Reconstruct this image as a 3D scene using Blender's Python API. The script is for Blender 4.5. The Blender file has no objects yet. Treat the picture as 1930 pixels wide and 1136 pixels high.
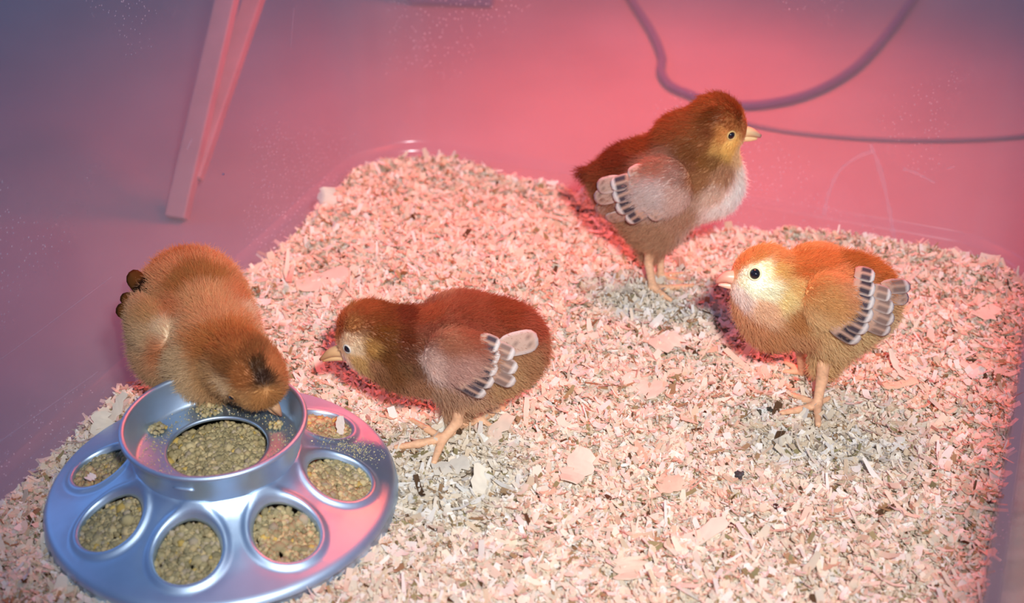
import bpy, math
import numpy as np
from mathutils import Vector, geometry

S = 0.01                                   # all modelling numbers are centimetres
F, PITCH, HC = 2650.0, math.radians(31.8), 41.0
CAM = np.array([0.0, 0.0, HC])
sc = bpy.context.scene
col = sc.collection
rng = np.random.default_rng(7)

# ------------------------------------------------------------------ camera, world, lights
cd = bpy.data.cameras.new('camera')
cd.sensor_width = 36.0
cd.lens = 18.0 / (965.0 / F)
cd.clip_start, cd.clip_end = 0.02, 50
cd.dof.use_dof = True
cd.dof.focus_distance = 0.675
cd.dof.aperture_fstop = 8.5
cam = bpy.data.objects.new('camera', cd)
cam.location = (0, 0, HC * S)
cam.rotation_euler = (math.pi / 2 - PITCH, 0, 0)
col.objects.link(cam)
sc.camera = cam

wd = bpy.data.worlds.new('world')
sc.world = wd
wd.use_nodes = True
wd.node_tree.nodes['Background'].inputs[0].default_value = (0.17, 0.31, 0.62, 1)
wd.node_tree.nodes['Background'].inputs[1].default_value = 0.5


def spot(name, loc, target, energy, color, angle, blend, radius):
    l = bpy.data.lights.new(name, 'SPOT')
    l.energy, l.color = energy, color
    l.spot_size, l.spot_blend = math.radians(angle), blend
    l.shadow_soft_size = radius * S
    o = bpy.data.objects.new(name, l)
    o.location = Vector(loc) * S
    o.rotation_euler = (Vector(target) - Vector(loc)).to_track_quat('-Z', 'Y').to_euler()
    col.objects.link(o)
    return o


spot('camera_flash', (8, -4, 54), (3, 69, 0), 33.0, (1.0, 0.98, 0.96), 52, 1.0, 2.2)
spot('heat_lamp', (7, 85, 46), (7, 72, 0), 12.5, (1.0, 0.11, 0.045), 104, 1.0, 7.0)
spot('red_fill_lamp', (15, 112, 38), (9, 90, -3.4), 17.0, (1.0, 0.08, 0.045), 126, 1.0, 5.0)  # added unseen spot, reddens the floor seen through the back wall
wl = bpy.data.lights.new('blue_fill_light', 'AREA')  # added area light out of view, puts blue on the floor at far left
wl.energy, wl.color, wl.shape, wl.size = 4.0, (0.25, 0.52, 1.0), 'SQUARE', 0.7
wo = bpy.data.objects.new('blue_fill_light', wl)
wo.location = (-1.7, 1.5, 1.0)
wo.rotation_euler = (Vector((-0.55, 1.2, 0)) - wo.location).to_track_quat('-Z', 'Y').to_euler()
col.objects.link(wo)

sc.view_settings.view_transform = 'Standard'
sc.view_settings.look = 'None'
sc.view_settings.exposure = 0.0
sc.view_settings.gamma = 1.0
sc.view_settings.use_curve_mapping = False


# ------------------------------------------------------------------ helpers
def lin(h, g=1.0):
    c = np.array([int(h[i:i + 2], 16) for i in (0, 2, 4)]) / 255.0
    c = np.where(c <= 0.04045, c / 12.92, ((c + 0.055) / 1.055) ** 2.4)
    return c * g


def unit(v):
    v = np.asarray(v, float)
    return v / np.maximum(np.linalg.norm(v, axis=-1, keepdims=True), 1e-9)


FWD = np.array([0, math.cos(PITCH), -math.sin(PITCH)])


def ray(px, py):
    x, y = (px - 965) / F, (py - 568) / F
    return np.array([x, math.cos(PITCH) - y * math.sin(PITCH), -math.sin(PITCH) - y * math.cos(PITCH)])


def atz(px, py, z=0.0):
    d = ray(px, py)
    return CAM + (z - HC) / d[2] * d


def aty(px, py, Y):
    d = ray(px, py)
    return CAM + Y / d[1] * d


def depth(P):
    return float(np.dot(np.asarray(P) - CAM, FWD))


def to_px(P):
    Q = np.asarray(P, float) - CAM
    zc = Q @ FWD
    yc = -Q[..., 1] * math.sin(PITCH) - Q[..., 2] * math.cos(PITCH)
    return 965 + F * Q[..., 0] / zc, 568 + F * yc / zc


def tag(o, label=None, cat=None, group=None, kind=None):
    for k, v in (('label', label), ('category', cat), ('group', group), ('kind', kind)):
        if v:
            o[k] = v
    return o


def empty(name, loc, parent=None):
    o = bpy.data.objects.new(name, None)
    o.empty_display_size = 0.01
    o.location = Vector(loc) * S
    col.objects.link(o)
    o['base'] = [float(x) for x in loc]
    return o


def mesh(name, V, faces, mat, parent=None, base=None, vcol=None, smooth=True):
    """V in world centimetres; base = the origin (defaults to the root's base)"""
    V = np.asarray(V, float)
    root = parent
    while root is not None and root.parent is not None:
        root = root.parent
    b = np.array(base if base is not None else (root['base'] if root is not None else (0, 0, 0)), float)
    me = bpy.data.meshes.new(name)
    W = ((V - b) * S).astype(np.float32)
    if isinstance(faces, np.ndarray):
        n, k = faces.shape
        me.vertices.add(len(W))
        me.vertices.foreach_set('co', W.ravel())
        me.loops.add(n * k)
        me.loops.foreach_set('vertex_index', faces.astype(np.int32).ravel())
        me.polygons.add(n)
        me.polygons.foreach_set('loop_start', np.arange(0, n * k, k, dtype=np.int32))
        me.update(calc_edges=True)
        me.validate()
    else:
        me.from_pydata(W.tolist(), [], faces)
        me.update()
    if smooth:
        me.polygons.foreach_set('use_smooth', np.ones(len(me.polygons), bool))
    if vcol is not None:
        a = me.attributes.new('Col', 'FLOAT_COLOR', 'POINT')
        c = np.ones((len(V), 4), np.float32)
        c[:, :3] = vcol
        a.data.foreach_set('color', c.ravel())
    me.materials.append(mat)
    o = bpy.data.objects.new(name, me)
    col.objects.link(o)
    if parent is not None:
        o.parent = parent
    else:
        o.location = Vector(b) * S
    return o


def grid_faces(m, n, wrap=False):
    f = []
    for i in range(m - 1):
        for j in range(n if wrap else n - 1):
            k = (j + 1) % n
            f.append((i * n + j, i * n + k, (i + 1) * n + k, (i + 1) * n + j))
    return f


def lathe(profile, seg=96, center=(0, 0, 0)):
    a = np.arange(seg) * 2 * math.pi / seg
    V = [(r * np.cos(a), r * np.sin(a), np.full(seg, z)) for r, z in profile]
    V = np.concatenate([np.stack(v, 1) for v in V]) + np.asarray(center)
    return V, grid_faces(len(profile), seg, True)


def tube(P, R, seg=10, flat=1.0, cap=True):
    """tapered tube along the points P with radii R"""
    P, R = np.asarray(P, float), np.asarray(R, float)
    T = unit(np.gradient(P, axis=0))
    up = np.array([0, 0, 1.0])
    V = []
    for p, t, r in zip(P, T, R):
        a = np.cross(t, up)
        if np.linalg.norm(a) < 1e-3:
            a = np.cross(t, [1, 0, 0])
        a = unit(a)
        b = np.cross(a, t)
        th = np.arange(seg) * 2 * math.pi / seg
        V.append(p + r * (np.cos(th)[:, None] * a + flat * np.sin(th)[:, None] * b))
    f = grid_faces(len(P), seg, True)
    if cap:
        f.append(tuple(range(seg))[::-1])
        f.append(tuple((len(P) - 1) * seg + j for j in range(seg)))
    return np.concatenate(V), f


def spline(P, n):
    """Catmull-Rom through the points"""
    P = np.asarray(P, float)
    Q = np.vstack([2 * P[0] - P[1], P, 2 * P[-1] - P[-2]])
    out = []
    for t in np.linspace(0, len(P) - 1 - 1e-6, n):
        i = int(t)
        u = t - i
        a, b, c, d = Q[i:i + 4]
        out.append(0.5 * (2 * b + (c - a) * u + (2 * a - 5 * b + 4 * c - d) * u * u + (3 * b - a - 3 * c + d) * u ** 3))
    return np.array(out)


_GR = np.random.default_rng(3).random((256, 256))


def vnoise(x, y):
    xi, yi = np.floor(x).astype(int), np.floor(y).astype(int)
    u, v = x - xi, y - yi
    u, v = u * u * (3 - 2 * u), v * v * (3 - 2 * v)
    g = lambda a, b: _GR[a % 256, b % 256]
    return (g(xi, yi) * (1 - u) + g(xi + 1, yi) * u) * (1 - v) + (g(xi, yi + 1) * (1 - u) + g(xi + 1, yi + 1) * u) * v


# ------------------------------------------------------------------ materials
def new_mat(name):
    m = bpy.data.materials.new(name)
    m.use_nodes = True
    nt = m.node_tree
    nt.nodes.clear()
    out = nt.nodes.new('ShaderNodeOutputMaterial')
    return m, nt, out


def node(nt, kind, **kw):
    n = nt.nodes.new(kind)
    for k, v in kw.items():
        if k in n.inputs:
            n.inputs[k].default_value = v
        else:
            setattr(n, k, v)
    return n


def principled(name, color, rough=0.5, metal=0.0, noise=None, bump=None, spec=0.5, sss=0.0):
    m, nt, out = new_mat(name)
    b = node(nt, 'ShaderNodeBsdfPrincipled', Roughness=rough, Metallic=metal)
    b.inputs['Specular IOR Level'].default_value = spec
    if color == 'Col':
        a = node(nt, 'ShaderNodeAttribute', attribute_name='Col')
        csock = a.outputs['Color']
    else:
        r = node(nt, 'ShaderNodeRGB')
        r.outputs[0].default_value = (*color, 1)
        csock = r.outputs[0]
    if noise:
        tc = node(nt, 'ShaderNodeTexCoord')
        nz = node(nt, 'ShaderNodeTexNoise', Scale=noise[0], Detail=4.0)
        nt.links.new(tc.outputs['Object'], nz.inputs['Vector'])
        mr = node(nt, 'ShaderNodeMapRange')
        mr.inputs['From Min'].default_value, mr.inputs['From Max'].default_value = 0.3, 0.7
        mr.inputs['To Min'].default_value, mr.inputs['To Max'].default_value = 1 - noise[1], 1 + noise[1]
        nt.links.new(nz.outputs['Fac'], mr.inputs['Value'])
        vm = node(nt, 'ShaderNodeVectorMath', operation='SCALE')
        nt.links.new(csock, vm.inputs[0])
        nt.links.new(mr.outputs[0], vm.inputs['Scale'])
        csock = vm.outputs[0]
        if bump:
            bp = node(nt, 'ShaderNodeBump', Strength=bump, Distance=0.0006)
            nt.links.new(nz.outputs['Fac'], bp.inputs['Height'])
            nt.links.new(bp.outputs[0], b.inputs['Normal'])
    nt.links.new(csock, b.inputs['Base Color'])
    if sss:
        b.inputs['Subsurface Weight'].default_value = sss
        b.inputs['Subsurface Radius'].default_value = (0.004, 0.0015, 0.0008)
        b.inputs['Subsurface Scale'].default_value = 1.0
    nt.links.new(b.outputs[0], out.inputs[0])
    return m


def diffuse_translucent(name, trans):
    m, nt, out = new_mat(name)
    a = node(nt, 'ShaderNodeAttribute', attribute_name='Col')
    d = node(nt, 'ShaderNodeBsdfDiffuse')
    t = node(nt, 'ShaderNodeBsdfTranslucent')
    mx = node(nt, 'ShaderNodeMixShader')
    mx.inputs[0].default_value = trans
    nt.links.new(a.outputs['Color'], d.inputs[0])
    nt.links.new(a.outputs['Color'], t.inputs[0])
    nt.links.new(d.outputs[0], mx.inputs[1])
    nt.links.new(t.outputs[0], mx.inputs[2])
    nt.links.new(mx.outputs[0], out.inputs[0])
    return m


def plastic(name, haze, dust=True):
    """clear, slightly cloudy moulded plastic with dust and fine wear"""
    m, nt, out = new_mat(name)
    tc = node(nt, 'ShaderNodeTexCoord')
    tr = node(nt, 'ShaderNodeBsdfTransparent')
    tr.inputs[0].default_value = (0.95, 0.94, 0.97, 1)
    d = node(nt, 'ShaderNodeBsdfDiffuse')
    d.inputs[0].default_value = (0.80, 0.80, 0.86, 1)
    tl = node(nt, 'ShaderNodeBsdfTranslucent')
    tl.inputs[0].default_value = (0.80, 0.80, 0.86, 1)
    hz = node(nt, 'ShaderNodeMixShader')
    hz.inputs[0].default_value = 0.5
    nt.links.new(d.outputs[0], hz.inputs[1])
    nt.links.new(tl.outputs[0], hz.inputs[2])
    gl = node(nt, 'ShaderNodeBsdfGlossy', Roughness=0.22)
    lw = node(nt, 'ShaderNodeLayerWeight', Blend=0.5)
    pw = node(nt, 'ShaderNodeMath', operation='POWER')
    pw.inputs[1].default_value = 5.0
    nt.links.new(lw.outputs['Facing'], pw.inputs[0])
    fr = node(nt, 'ShaderNodeMapRange')
    fr.inputs['To Min'].default_value, fr.inputs['To Max'].default_value = 0.03, 0.9
    nt.links.new(pw.outputs[0], fr.inputs['Value'])
    nz = node(nt, 'ShaderNodeTexNoise', Scale=14.0, Detail=3.0)
    nt.links.new(tc.outputs['Object'], nz.inputs['Vector'])
    mr = node(nt, 'ShaderNodeMapRange')
    mr.inputs['From Min'].default_value, mr.inputs['From Max'].default_value = 0.3, 0.7
    mr.inputs['To Min'].default_value, mr.inputs['To Max'].default_value = haze * 0.85, haze * 1.15
    nt.links.new(nz.outputs['Fac'], mr.inputs['Value'])
    fac = mr.outputs[0]
    if dust:
        vo = node(nt, 'ShaderNodeTexVoronoi', Scale=330.0)
        nt.links.new(tc.outputs['Object'], vo.inputs['Vector'])
        lt = node(nt, 'ShaderNodeMath', operation='LESS_THAN')
        lt.inputs[1].default_value = 0.15
        nt.links.new(vo.outputs['Distance'], lt.inputs[0])
        n2 = node(nt, 'ShaderNodeTexNoise', Scale=9.0, Detail=5.0)
        nt.links.new(tc.outputs['Object'], n2.inputs['Vector'])
        gt = node(nt, 'ShaderNodeMapRange')
        gt.inputs['From Min'].default_value, gt.inputs['From Max'].default_value = 0.52, 0.62
        gt.inputs['To Min'].default_value, gt.inputs['To Max'].default_value = 0.0, 0.45
        nt.links.new(n2.outputs['Fac'], gt.inputs['Value'])
        mu = node(nt, 'ShaderNodeMath', operation='MULTIPLY')
        nt.links.new(lt.outputs[0], mu.inputs[0])
        nt.links.new(gt.outputs[0], mu.inputs[1])
        ad = node(nt, 'ShaderNodeMath', operation='ADD', use_clamp=True)
        nt.links.new(mu.outputs[0], ad.inputs[0])
        nt.links.new(fac, ad.inputs[1])
        fac = ad.outputs[0]
    m1 = node(nt, 'ShaderNodeMixShader')
    nt.links.new(fac, m1.inputs[0])
    nt.links.new(tr.outputs[0], m1.inputs[1])
    nt.links.new(hz.outputs[0], m1.inputs[2])
    m2 = node(nt, 'ShaderNodeMixShader')
    nt.links.new(fr.outputs[0], m2.inputs[0])
    nt.links.new(m1.outputs[0], m2.inputs[1])
    nt.links.new(gl.outputs[0], m2.inputs[2])
    nt.links.new(m2.outputs[0], out.inputs[0])
    return m


M_floor = principled('floor_paint', (0.28, 0.23, 0.245), 0.7, noise=(5.0, 0.12))
M_plastic = plastic('clear_plastic', 0.085)
M_scuff = plastic('scuffed_plastic', 0.22, False)
M_cord = principled('cord_rubber', (0.10, 0.06, 0.16), 0.55)
M_cord2 = principled('thin_cord_rubber', (0.17, 0.12, 0.16), 0.6)
M_wood = principled('reddish_wood', (0.46, 0.25, 0.25), 0.6, noise=(30.0, 0.15))
M_box = principled('dark_box', (0.13, 0.11, 0.2), 0.6)
M_metal = principled('galvanised_steel', (0.50, 0.64, 0.80), 0.48, 1.0, noise=(45.0, 0.08), bump=0.05)
M_bed = principled('bedding_base', (0.58, 0.47, 0.34), 0.9, noise=(400.0, 0.35), bump=0.8, spec=0.1)
M_flake = diffuse_translucent('wood_flake', 0.32)
M_crumb = principled('feed_crumble', 'Col', 0.85, spec=0.15)
M_drop = principled('dropping', 'Col', 0.7, spec=0.25)
M_skin = principled('chick_skin', 'Col', 0.55, spec=0.25, sss=0.15)
M_down = diffuse_translucent('chick_down', 0.35)
M_feather = diffuse_translucent('chick_feather', 0.2)
M_beak = principled('beak_horn', 'Col', 0.38, spec=0.5, sss=0.1)
M_eye = principled('eye_black', (0.008, 0.007, 0.01), 0.06, spec=0.7)
M_lid = principled('eyelid_skin', 'Col', 0.6)

# ------------------------------------------------------------------ the bin: plan frame
BC = np.array([-8.8, 84.6])                 # inner back left corner at bedding height
E1 = unit(np.array([0.931, -0.366]))        # along the back wall, to the right
E2 = np.array([E1[1], -E1[0]])              # along the side walls, towards the viewer
BW, BL, BR = 41.6, 70.0, 5.0


def bin_uv(x, y):
    return (x - BC[0]) * E1[0] + (y - BC[1]) * E1[1], (x - BC[0]) * E2[0] + (y - BC[1]) * E2[1]


def bin_dist(x, y):
    """distance inside the rounded wall line (positive inside)"""
    u, v = bin_uv(x, y)
    qx = np.abs(u - BW / 2) - (BW / 2 - BR)
    qy = np.abs(v - BL / 2) - (BL / 2 - BR)
    o = np.hypot(np.maximum(qx, 0), np.maximum(qy, 0)) + np.minimum(np.maximum(qx, qy), 0) - BR
    return -o


def bed_h(x, y):
    """height of the bedding"""
    x, y = np.asarray(x, float), np.asarray(y, float)
    h = 0.75 * (vnoise(x * 0.22 + 11, y * 0.22 + 5) - 0.5) + 0.45 * (vnoise(x * 0.7 + 3, y * 0.7) - 0.5)
    u, v = bin_uv(x, y)
    h = h - 1.3 * np.exp(-((u - 22) / 7.5) ** 2 - (v / 7.0) ** 2)
    h = h + 0.35 * np.exp(-(bin_dist(x, y) / 1.6) ** 2)
    d = np.hypot(x + 12.95, y - 49.15)
    h = np.where(d < 9.5, h * np.clip((d - 6.5) / 3.0, 0, 1) + 0.1 * (1 - np.clip((d - 6.5) / 3.0, 0, 1)), h)
    return h


def G(px, py, dz=0.0):
    P = atz(px, py, dz)
    for _ in range(4):
        P = atz(px, py, float(bed_h(P[0], P[1])) + dz)
    return P


def wall_pt(px, py, side='back', out=0.0):
    """point of the tapered bin wall seen at a pixel"""
    n2 = -E2 if side == 'back' else -E1
    tilt = 0.085
    d = ray(px, py)
    n = np.array([n2[0], n2[1], -tilt])
    p0 = np.array([BC[0], BC[1], 1.3]) + np.array([n2[0], n2[1], 0]) * (0.6 + out)
    return CAM + np.dot(p0 - CAM, n) / np.dot(d, n) * d


# ------------------------------------------------------------------ structure: the floor outside
fl = mesh('floor', np.array([(-250, -120, -3.4), (250, -120, -3.4), (250, 330, -3.4), (-250, 330, -3.4)]), [(0, 1, 2, 3)],
          M_floor, base=(0, 0, -3.4))
fl['kind'] = 'structure'

# ------------------------------------------------------------------ plastic bin
bin_root = empty('storage_bin', (BC[0] + 20.8 * E1[0] + 35 * E2[0], BC[1] + 20.8 * E1[1] + 35 * E2[1], -3.3))
tag(bin_root, 'clear cloudy plastic storage bin holding the bedding, the feeder and the chicks', 'bin')


def loop(off, z, n=14):
    """rounded rectangle grown outwards by off"""
    pts = []
    r = BR + off
    for cx, cy, a0 in ((BW - BR, BR, -90), (BW - BR, BL - BR, 0), (BR, BL - BR, 90), (BR, BR, 180)):
        for k in range(n):
            a = math.radians(a0 + 90 * k / (n - 1))
            pts.append((cx + r * math.cos(a), cy + r * math.sin(a)))
    return [(BC[0] + u * E1[0] + v * E2[0], BC[1] + u * E1[1] + v * E2[1], z) for u, v in pts]


prof = [(-0.6, -2.9), (-0.1, -2.5), (0.0, 0.9), (0.1, 1.15), (0.5, 1.3), (0.62, 1.5)]
prof += [(0.62 + 0.085 * z, z + 1.5) for z in (4, 8, 12, 16, 20, 24)] + [(3.6, 25.6), (3.7, 25.2)]
V = np.concatenate([loop(o, z) for o, z in prof])
n = len(V) // len(prof)
F_ = grid_faces(len(prof), n, True) + [tuple(range(n))]
shell = mesh('bin_shell', V, F_, M_plastic, bin_root)
sm = shell.modifiers.new('thickness', 'SOLIDIFY')
sm.thickness, sm.offset = 0.0015, 1.0


def scuff(name, pts, r, side='back', mat=None):
    P = spline([wall_pt(a, b, side, -0.03) for a, b in pts], 4 * len(pts))
    n2 = -E2 if side == 'back' else -E1
    nn = unit(np.array([n2[0], n2[1], -0.085]))
    T = unit(np.gradient(P, axis=0))
    W = np.cross(T, nn)
    k = 0.5 + 0.7 * rng.random(len(P))
    V = np.concatenate([P - W * r * k[:, None], P - nn * 0.02, P + W * r * k[:, None]])
    m = len(P)
    f = [(i, i + 1, m + i + 1, m + i) for i in range(m - 1)] + [(m + i, m + i + 1, 2 * m + i + 1, 2 * m + i) for i in range(m - 1)]
    return mesh(name, V, f, mat or M_scuff, bin_root)


scuff('scuff_mark', [(1553, 405), (1562, 365), (1580, 325), (1612, 298), (1645, 285)], 0.12)
scuff('scuff_mark', [(1640, 272), (1652, 300), (1664, 340), (1676, 395), (1684, 440), (1690, 486)], 0.16)
scuff('scuff_mark', [(1702, 318), (1730, 328), (1762, 345)], 0.10)
scuff('scuff_mark', [(1785, 318), (1800, 314)], 0.06)
scuff('scuff_mark', [(0, 678), (90, 612), (210, 522)], 0.03, 'left')
scuff('scuff_mark', [(0, 832), (90, 768), (185, 700)], 0.035, 'left')
scuff('scuff_mark', [(352, 282), (362, 262)], 0.10, 'left')
scuff('scuff_mark', [(548, 90), (552, 40), (554, 15)], 0.05, 'left')
p = wall_pt(421, 328, 'left', -0.05)
V, f = tube(np.array([p - [0.05, 0, 0.04], p, p + [0.05, 0, 0.05]]), [0.04, 0.08, 0.03], 6)
mesh('dirt_speck', V, f, M_box, bin_root)

# ------------------------------------------------------------------ things outside the bin
P = spline([atz(a, b, -3.05) for a, b in ((1150, -70), (1190, 0), (1228, 60), (1247, 105), (1246, 135), (1262, 160), (1300, 178),
                                         (1350, 194), (1430, 197), (1520, 178), (1600, 136), (1660, 78), (1715, 5), (1760, -60))], 90)
V, f = tube(P, np.full(len(P), 0.36), 10)
tag(mesh('cord', V, f, M_cord, base=P[0]), 'dark power cord lying in a loop on the floor behind the back wall', 'cord')
P = spline([atz(a, b, -3.25) for a, b in ((1300, 205), (1440, 240), (1560, 256), (1700, 264), (1860, 262), (1990, 250))], 50)
V, f = tube(P, np.full(len(P), 0.2), 8)
tag(mesh('thin_cable', V, f, M_cord2, base=P[0]), 'thin faint cable running sideways below the dark cord loop', 'cable')


def bar(P0, P1, w, t, mat, name, parent=None):
    P0, P1 = np.asarray(P0, float), np.asarray(P1, float)
    a = unit(P1 - P0)
    b = unit(np.cross(a, [0.25, 0.97, 0]))
    c = np.cross(a, b)
    V = []
    for p in (P0, P1):
        for i, j in ((-1, -1), (1, -1), (1, 1), (-1, 1)):
            V.append(p + b * w / 2 * i + c * t / 2 * j)
    f = [(0, 1, 2, 3)[::-1], (4, 5, 6, 7)] + [(i, (i + 1) % 4, 4 + (i + 1) % 4, 4 + i) for i in range(4)]
    o = mesh(name, V, f, mat, parent, smooth=False)
    bv = o.modifiers.new('bevel', 'BEVEL')
    bv.width, bv.segments = 0.0012, 2
    return o


b0 = atz(333, 412, -3.3)
st = empty('wooden_stand', b0)
tag(st, 'reddish stand with two slanting legs outside the left wall', 'stand')
q0, q1 = aty(428, 0, b0[1] + 10), aty(478, 0, b0[1] + 12)
bar(b0, b0 + (q0 - b0) * 1.8, 1.45, 0.9, M_wood, 'leg', st)
c0 = b0 + (q0 - b0) * 0.16 + np.array([0.35, 0.6, 0])
bar(c0, c0 + (q1 - c0) * 1.8, 1.35, 0.9, M_wood, 'leg', st)

# a dark box at the very top of the picture
bp = atz(860, 12, -3.3)
bx = empty('storage_box', bp)
tag(bx, 'dark box on the floor behind the back wall, cut by the top edge', 'box')


def rbox(name, c, sx, sy, sz, mat, parent, rot=0.0, bevel=0.002):
    a = math.radians(rot)
    V = []
    for z in (0, sz):
        for i, j in ((-1, -1), (1, -1), (1, 1), (-1, 1)):
            x, y = i * sx / 2, j * sy / 2
            V.append((c[0] + x * math.cos(a) - y * math.sin(a), c[1] + x * math.sin(a) + y * math.cos(a), c[2] + z))
    f = [(3, 2, 1, 0), (4, 5, 6, 7)] + [(i, (i + 1) % 4, 4 + (i + 1) % 4, 4 + i) for i in range(4)]
    o = mesh(name, V, f, mat, parent, smooth=False)
    b = o.modifiers.new('bevel', 'BEVEL')
    b.width, b.segments = bevel, 2
    return o


rbox('box_body', bp + [0, 5, 0], 7.6, 10, 9, M_box, bx, -6)
rbox('box_lid', bp + [0, 5, 9], 8.2, 10.6, 1.2, M_box, bx, -6)

# ------------------------------------------------------------------ bedding: base
NX, NY = 130, 200
uu, vv = np.meshgrid(np.linspace(0.0, BW, NX), np.linspace(0.0, BL, NY))
X = BC[0] + uu * E1[0] + vv * E2[0]
Y = BC[1] + uu * E1[1] + vv * E2[1]
# pull the grid's corners into the rounded plan
for _ in range(3):
    dd = bin_dist(X, Y)
    cx, cy = np.clip(uu, BR, BW - BR), np.clip(vv, BR, BL - BR)
    du, dv = uu - cx, vv - cy
    r = np.hypot(du, dv)
    k = np.where(r > BR - 0.05, (BR - 0.05) / np.maximum(r, 1e-6), 1.0)
    uu, vv = cx + du * k, cy + dv * k
    X = BC[0] + uu * E1[0] + vv * E2[0]
    Y = BC[1] + uu * E1[1] + vv * E2[1]
Z = bed_h(X, Y) - 0.22 + 0.2 * (vnoise(X * 3, Y * 3) - 0.5)
top = np.stack([X, Y, Z], -1).reshape(-1, 3)
f = np.array(grid_faces(NY, NX))[:, ::-1]
ring_i = np.concatenate([np.arange(NX), np.arange(1, NY) * NX + NX - 1, (NY - 1) * NX + np.arange(NX - 2, -1, -1), np.arange(NY - 2, 0, -1) * NX])
bot = top[ring_i].copy()
bot[:, 2] = -2.8
nb = len(top)
m = len(ring_i)
side = np.array([(ring_i[i], ring_i[(i + 1) % m], nb + (i + 1) % m, nb + i) for i in range(m)])
mesh_bed = mesh('bedding', np.concatenate([top, bot]), np.concatenate([f, side]), M_bed, base=(0, 60, 0))
tag(mesh_bed, 'deep bedding of pale wood shavings covering the bottom of the bin', 'bedding', kind='stuff')

# ------------------------------------------------------------------ bedding: flakes
FEED_C = np.array([-12.95, 49.15])
PAL = np.array([[0.84, 0.76, 0.63], [0.88, 0.84, 0.77], [0.78, 0.68, 0.53], [0.84, 0.73, 0.58], [0.70, 0.57, 0.41],
                [0.42, 0.27, 0.15], [0.34, 0.29, 0.15], [0.12, 0.07, 0.04]])
PW = np.array([0.30, 0.27, 0.16, 0.12, 0.08, 0.03, 0.03, 0.01])


def flakes(N, L, Wd, lift, tiltmax, vis):
    """curled wood flakes: 2 x 4 vertices each"""
    u, v = rng.random(N) * BW, rng.random(N) * BL
    x = BC[0] + u * E1[0] + v * E2[0]
    y = BC[1] + u * E1[1] + v * E2[1]
    px, py = to_px(np.stack([x, y, np.zeros(N)], 1))
    inview = (px > -90) & (px < 2020) & (py < 1220)
    keep = (bin_dist(x, y) > 0.12) & (inview if vis else ~inview) & (np.hypot(x - FEED_C[0], y - FEED_C[1]) > 7.5)
    x, y = x[keep], y[keep]
    N = len(x)
    L = L[0] * np.exp(rng.normal(0, L[1], N))
    W = np.minimum(Wd[0] * np.exp(rng.normal(0, Wd[1], N)), L * 0.85)
    az = rng.random(N) * 2 * math.pi
    tilt = rng.normal(0, tiltmax, N)
    roll = rng.normal(0, tiltmax, N)
    T = np.stack([np.cos(az) * np.cos(tilt), np.sin(az) * np.cos(tilt), np.sin(tilt)], 1)
    side = np.stack([-np.sin(az), np.cos(az), np.zeros(N)], 1)
    n0 = np.cross(T, side)
    B = side * np.cos(roll)[:, None] + n0 * np.sin(roll)[:, None]
    Nn = np.cross(T, B)
    C = np.stack([x, y, bed_h(x, y) + lift * (rng.random(N) - 0.35)], 1)
    curl = rng.normal(0, 0.9, N) + 0.4
    s = np.linspace(-0.5, 0.5, 4)
    V = np.zeros((N, 4, 2, 3))
    taper = np.stack([0.55 + 0.45 * rng.random(N), np.ones(N), np.ones(N), 0.35 + 0.65 * rng.random(N)], 1)
    for i in range(4):
        a = s[i] * curl * 1.2
        along = np.where(np.abs(curl) > 1e-3, np.sin(a) / np.maximum(np.abs(curl * 1.2), 1e-3) * np.sign(curl), s[i])
        up = (1 - np.cos(a)) / np.maximum(np.abs(curl * 1.2), 1e-3)
        ctr = C + T * (along * L)[:, None] + Nn * (up * L)[:, None]
        for j, sg in enumerate((-0.5, 0.5)):
            V[:, i, j] = ctr + B * (sg * W * taper[:, i])[:, None]
    ci = rng.choice(len(PAL), N, p=PW)
    c = PAL[ci] * (0.85 + 0.25 * rng.random((N, 1)))
    return V.reshape(-1, 3), np.repeat(np.clip(c, 0, 0.92), 8, axis=0), N


parts = [flakes(150000, (0.42, 0.45), (0.15, 0.4), 0.34, 0.45, True), flakes(26000, (0.75, 0.4), (0.26, 0.35), 0.42, 0.3, True),
         flakes(120000, (0.2, 0.4), (0.07, 0.4), 0.40, 0.6, True), flakes(32000, (0.6, 0.4), (0.22, 0.4), 0.4, 0.4, False)]
V = np.concatenate([p_[0] for p_ in parts])
C = np.concatenate([p_[1] for p_ in parts])
N = sum(p_[2] for p_ in parts)
q = np.array([[0, 1, 3, 2], [2, 3, 5, 4], [4, 5, 7, 6]])
f = (np.arange(N)[:, None, None] * 8 + q[None]).reshape(-1, 4)
fo = mesh('loose_shavings', V, f, M_flake, mesh_bed, base=(0, 60, 0), vcol=C, smooth=False)
tag(fo, kind='stuff')

# ------------------------------------------------------------------ feeder
FZ = 0.4
fx, fy = FEED_C
feeder = empty('chick_feeder', (fx, fy, -0.6))
tag(feeder, 'round galvanised metal chick feeder with eight holes, at the lower left', 'feeder')
RP = np.array([3.3, 3.5, 3.65, 3.8, 4.0, 4.4, 5.28, 6.3, 7.2, 7.55, 7.7, 7.8])
ZP = np.array([3.0, 2.98, 2.9, 2.66, 2.45, 2.2, 1.72, 1.28, 0.98, 0.86, 0.74, 0.5])
hc = atz(355, 1037, 1.65)
PH0 = math.atan2(hc[1] - fy, hc[0] - fx)
HR = 5.30
HOLES = [(fx + HR * math.cos(PH0 + k * math.pi / 4), fy + HR * math.sin(PH0 + k * math.pi / 4)) for k in range(8)]


def lid_z(x, y):
    r = np.hypot(x - fx, y - fy)
    z = np.interp(r, RP, ZP)
    for hx, hy in HOLES:
        d = np.hypot(x - hx, y - hy)
        z = z + 0.12 * np.exp(-((d - 1.58) / 0.16) ** 2) - 0.03 * np.exp(-((d - 1.87) / 0.1) ** 2) - 0.3 * np.clip((1.45 - d) / 0.12, 0, 1)
    return z


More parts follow.
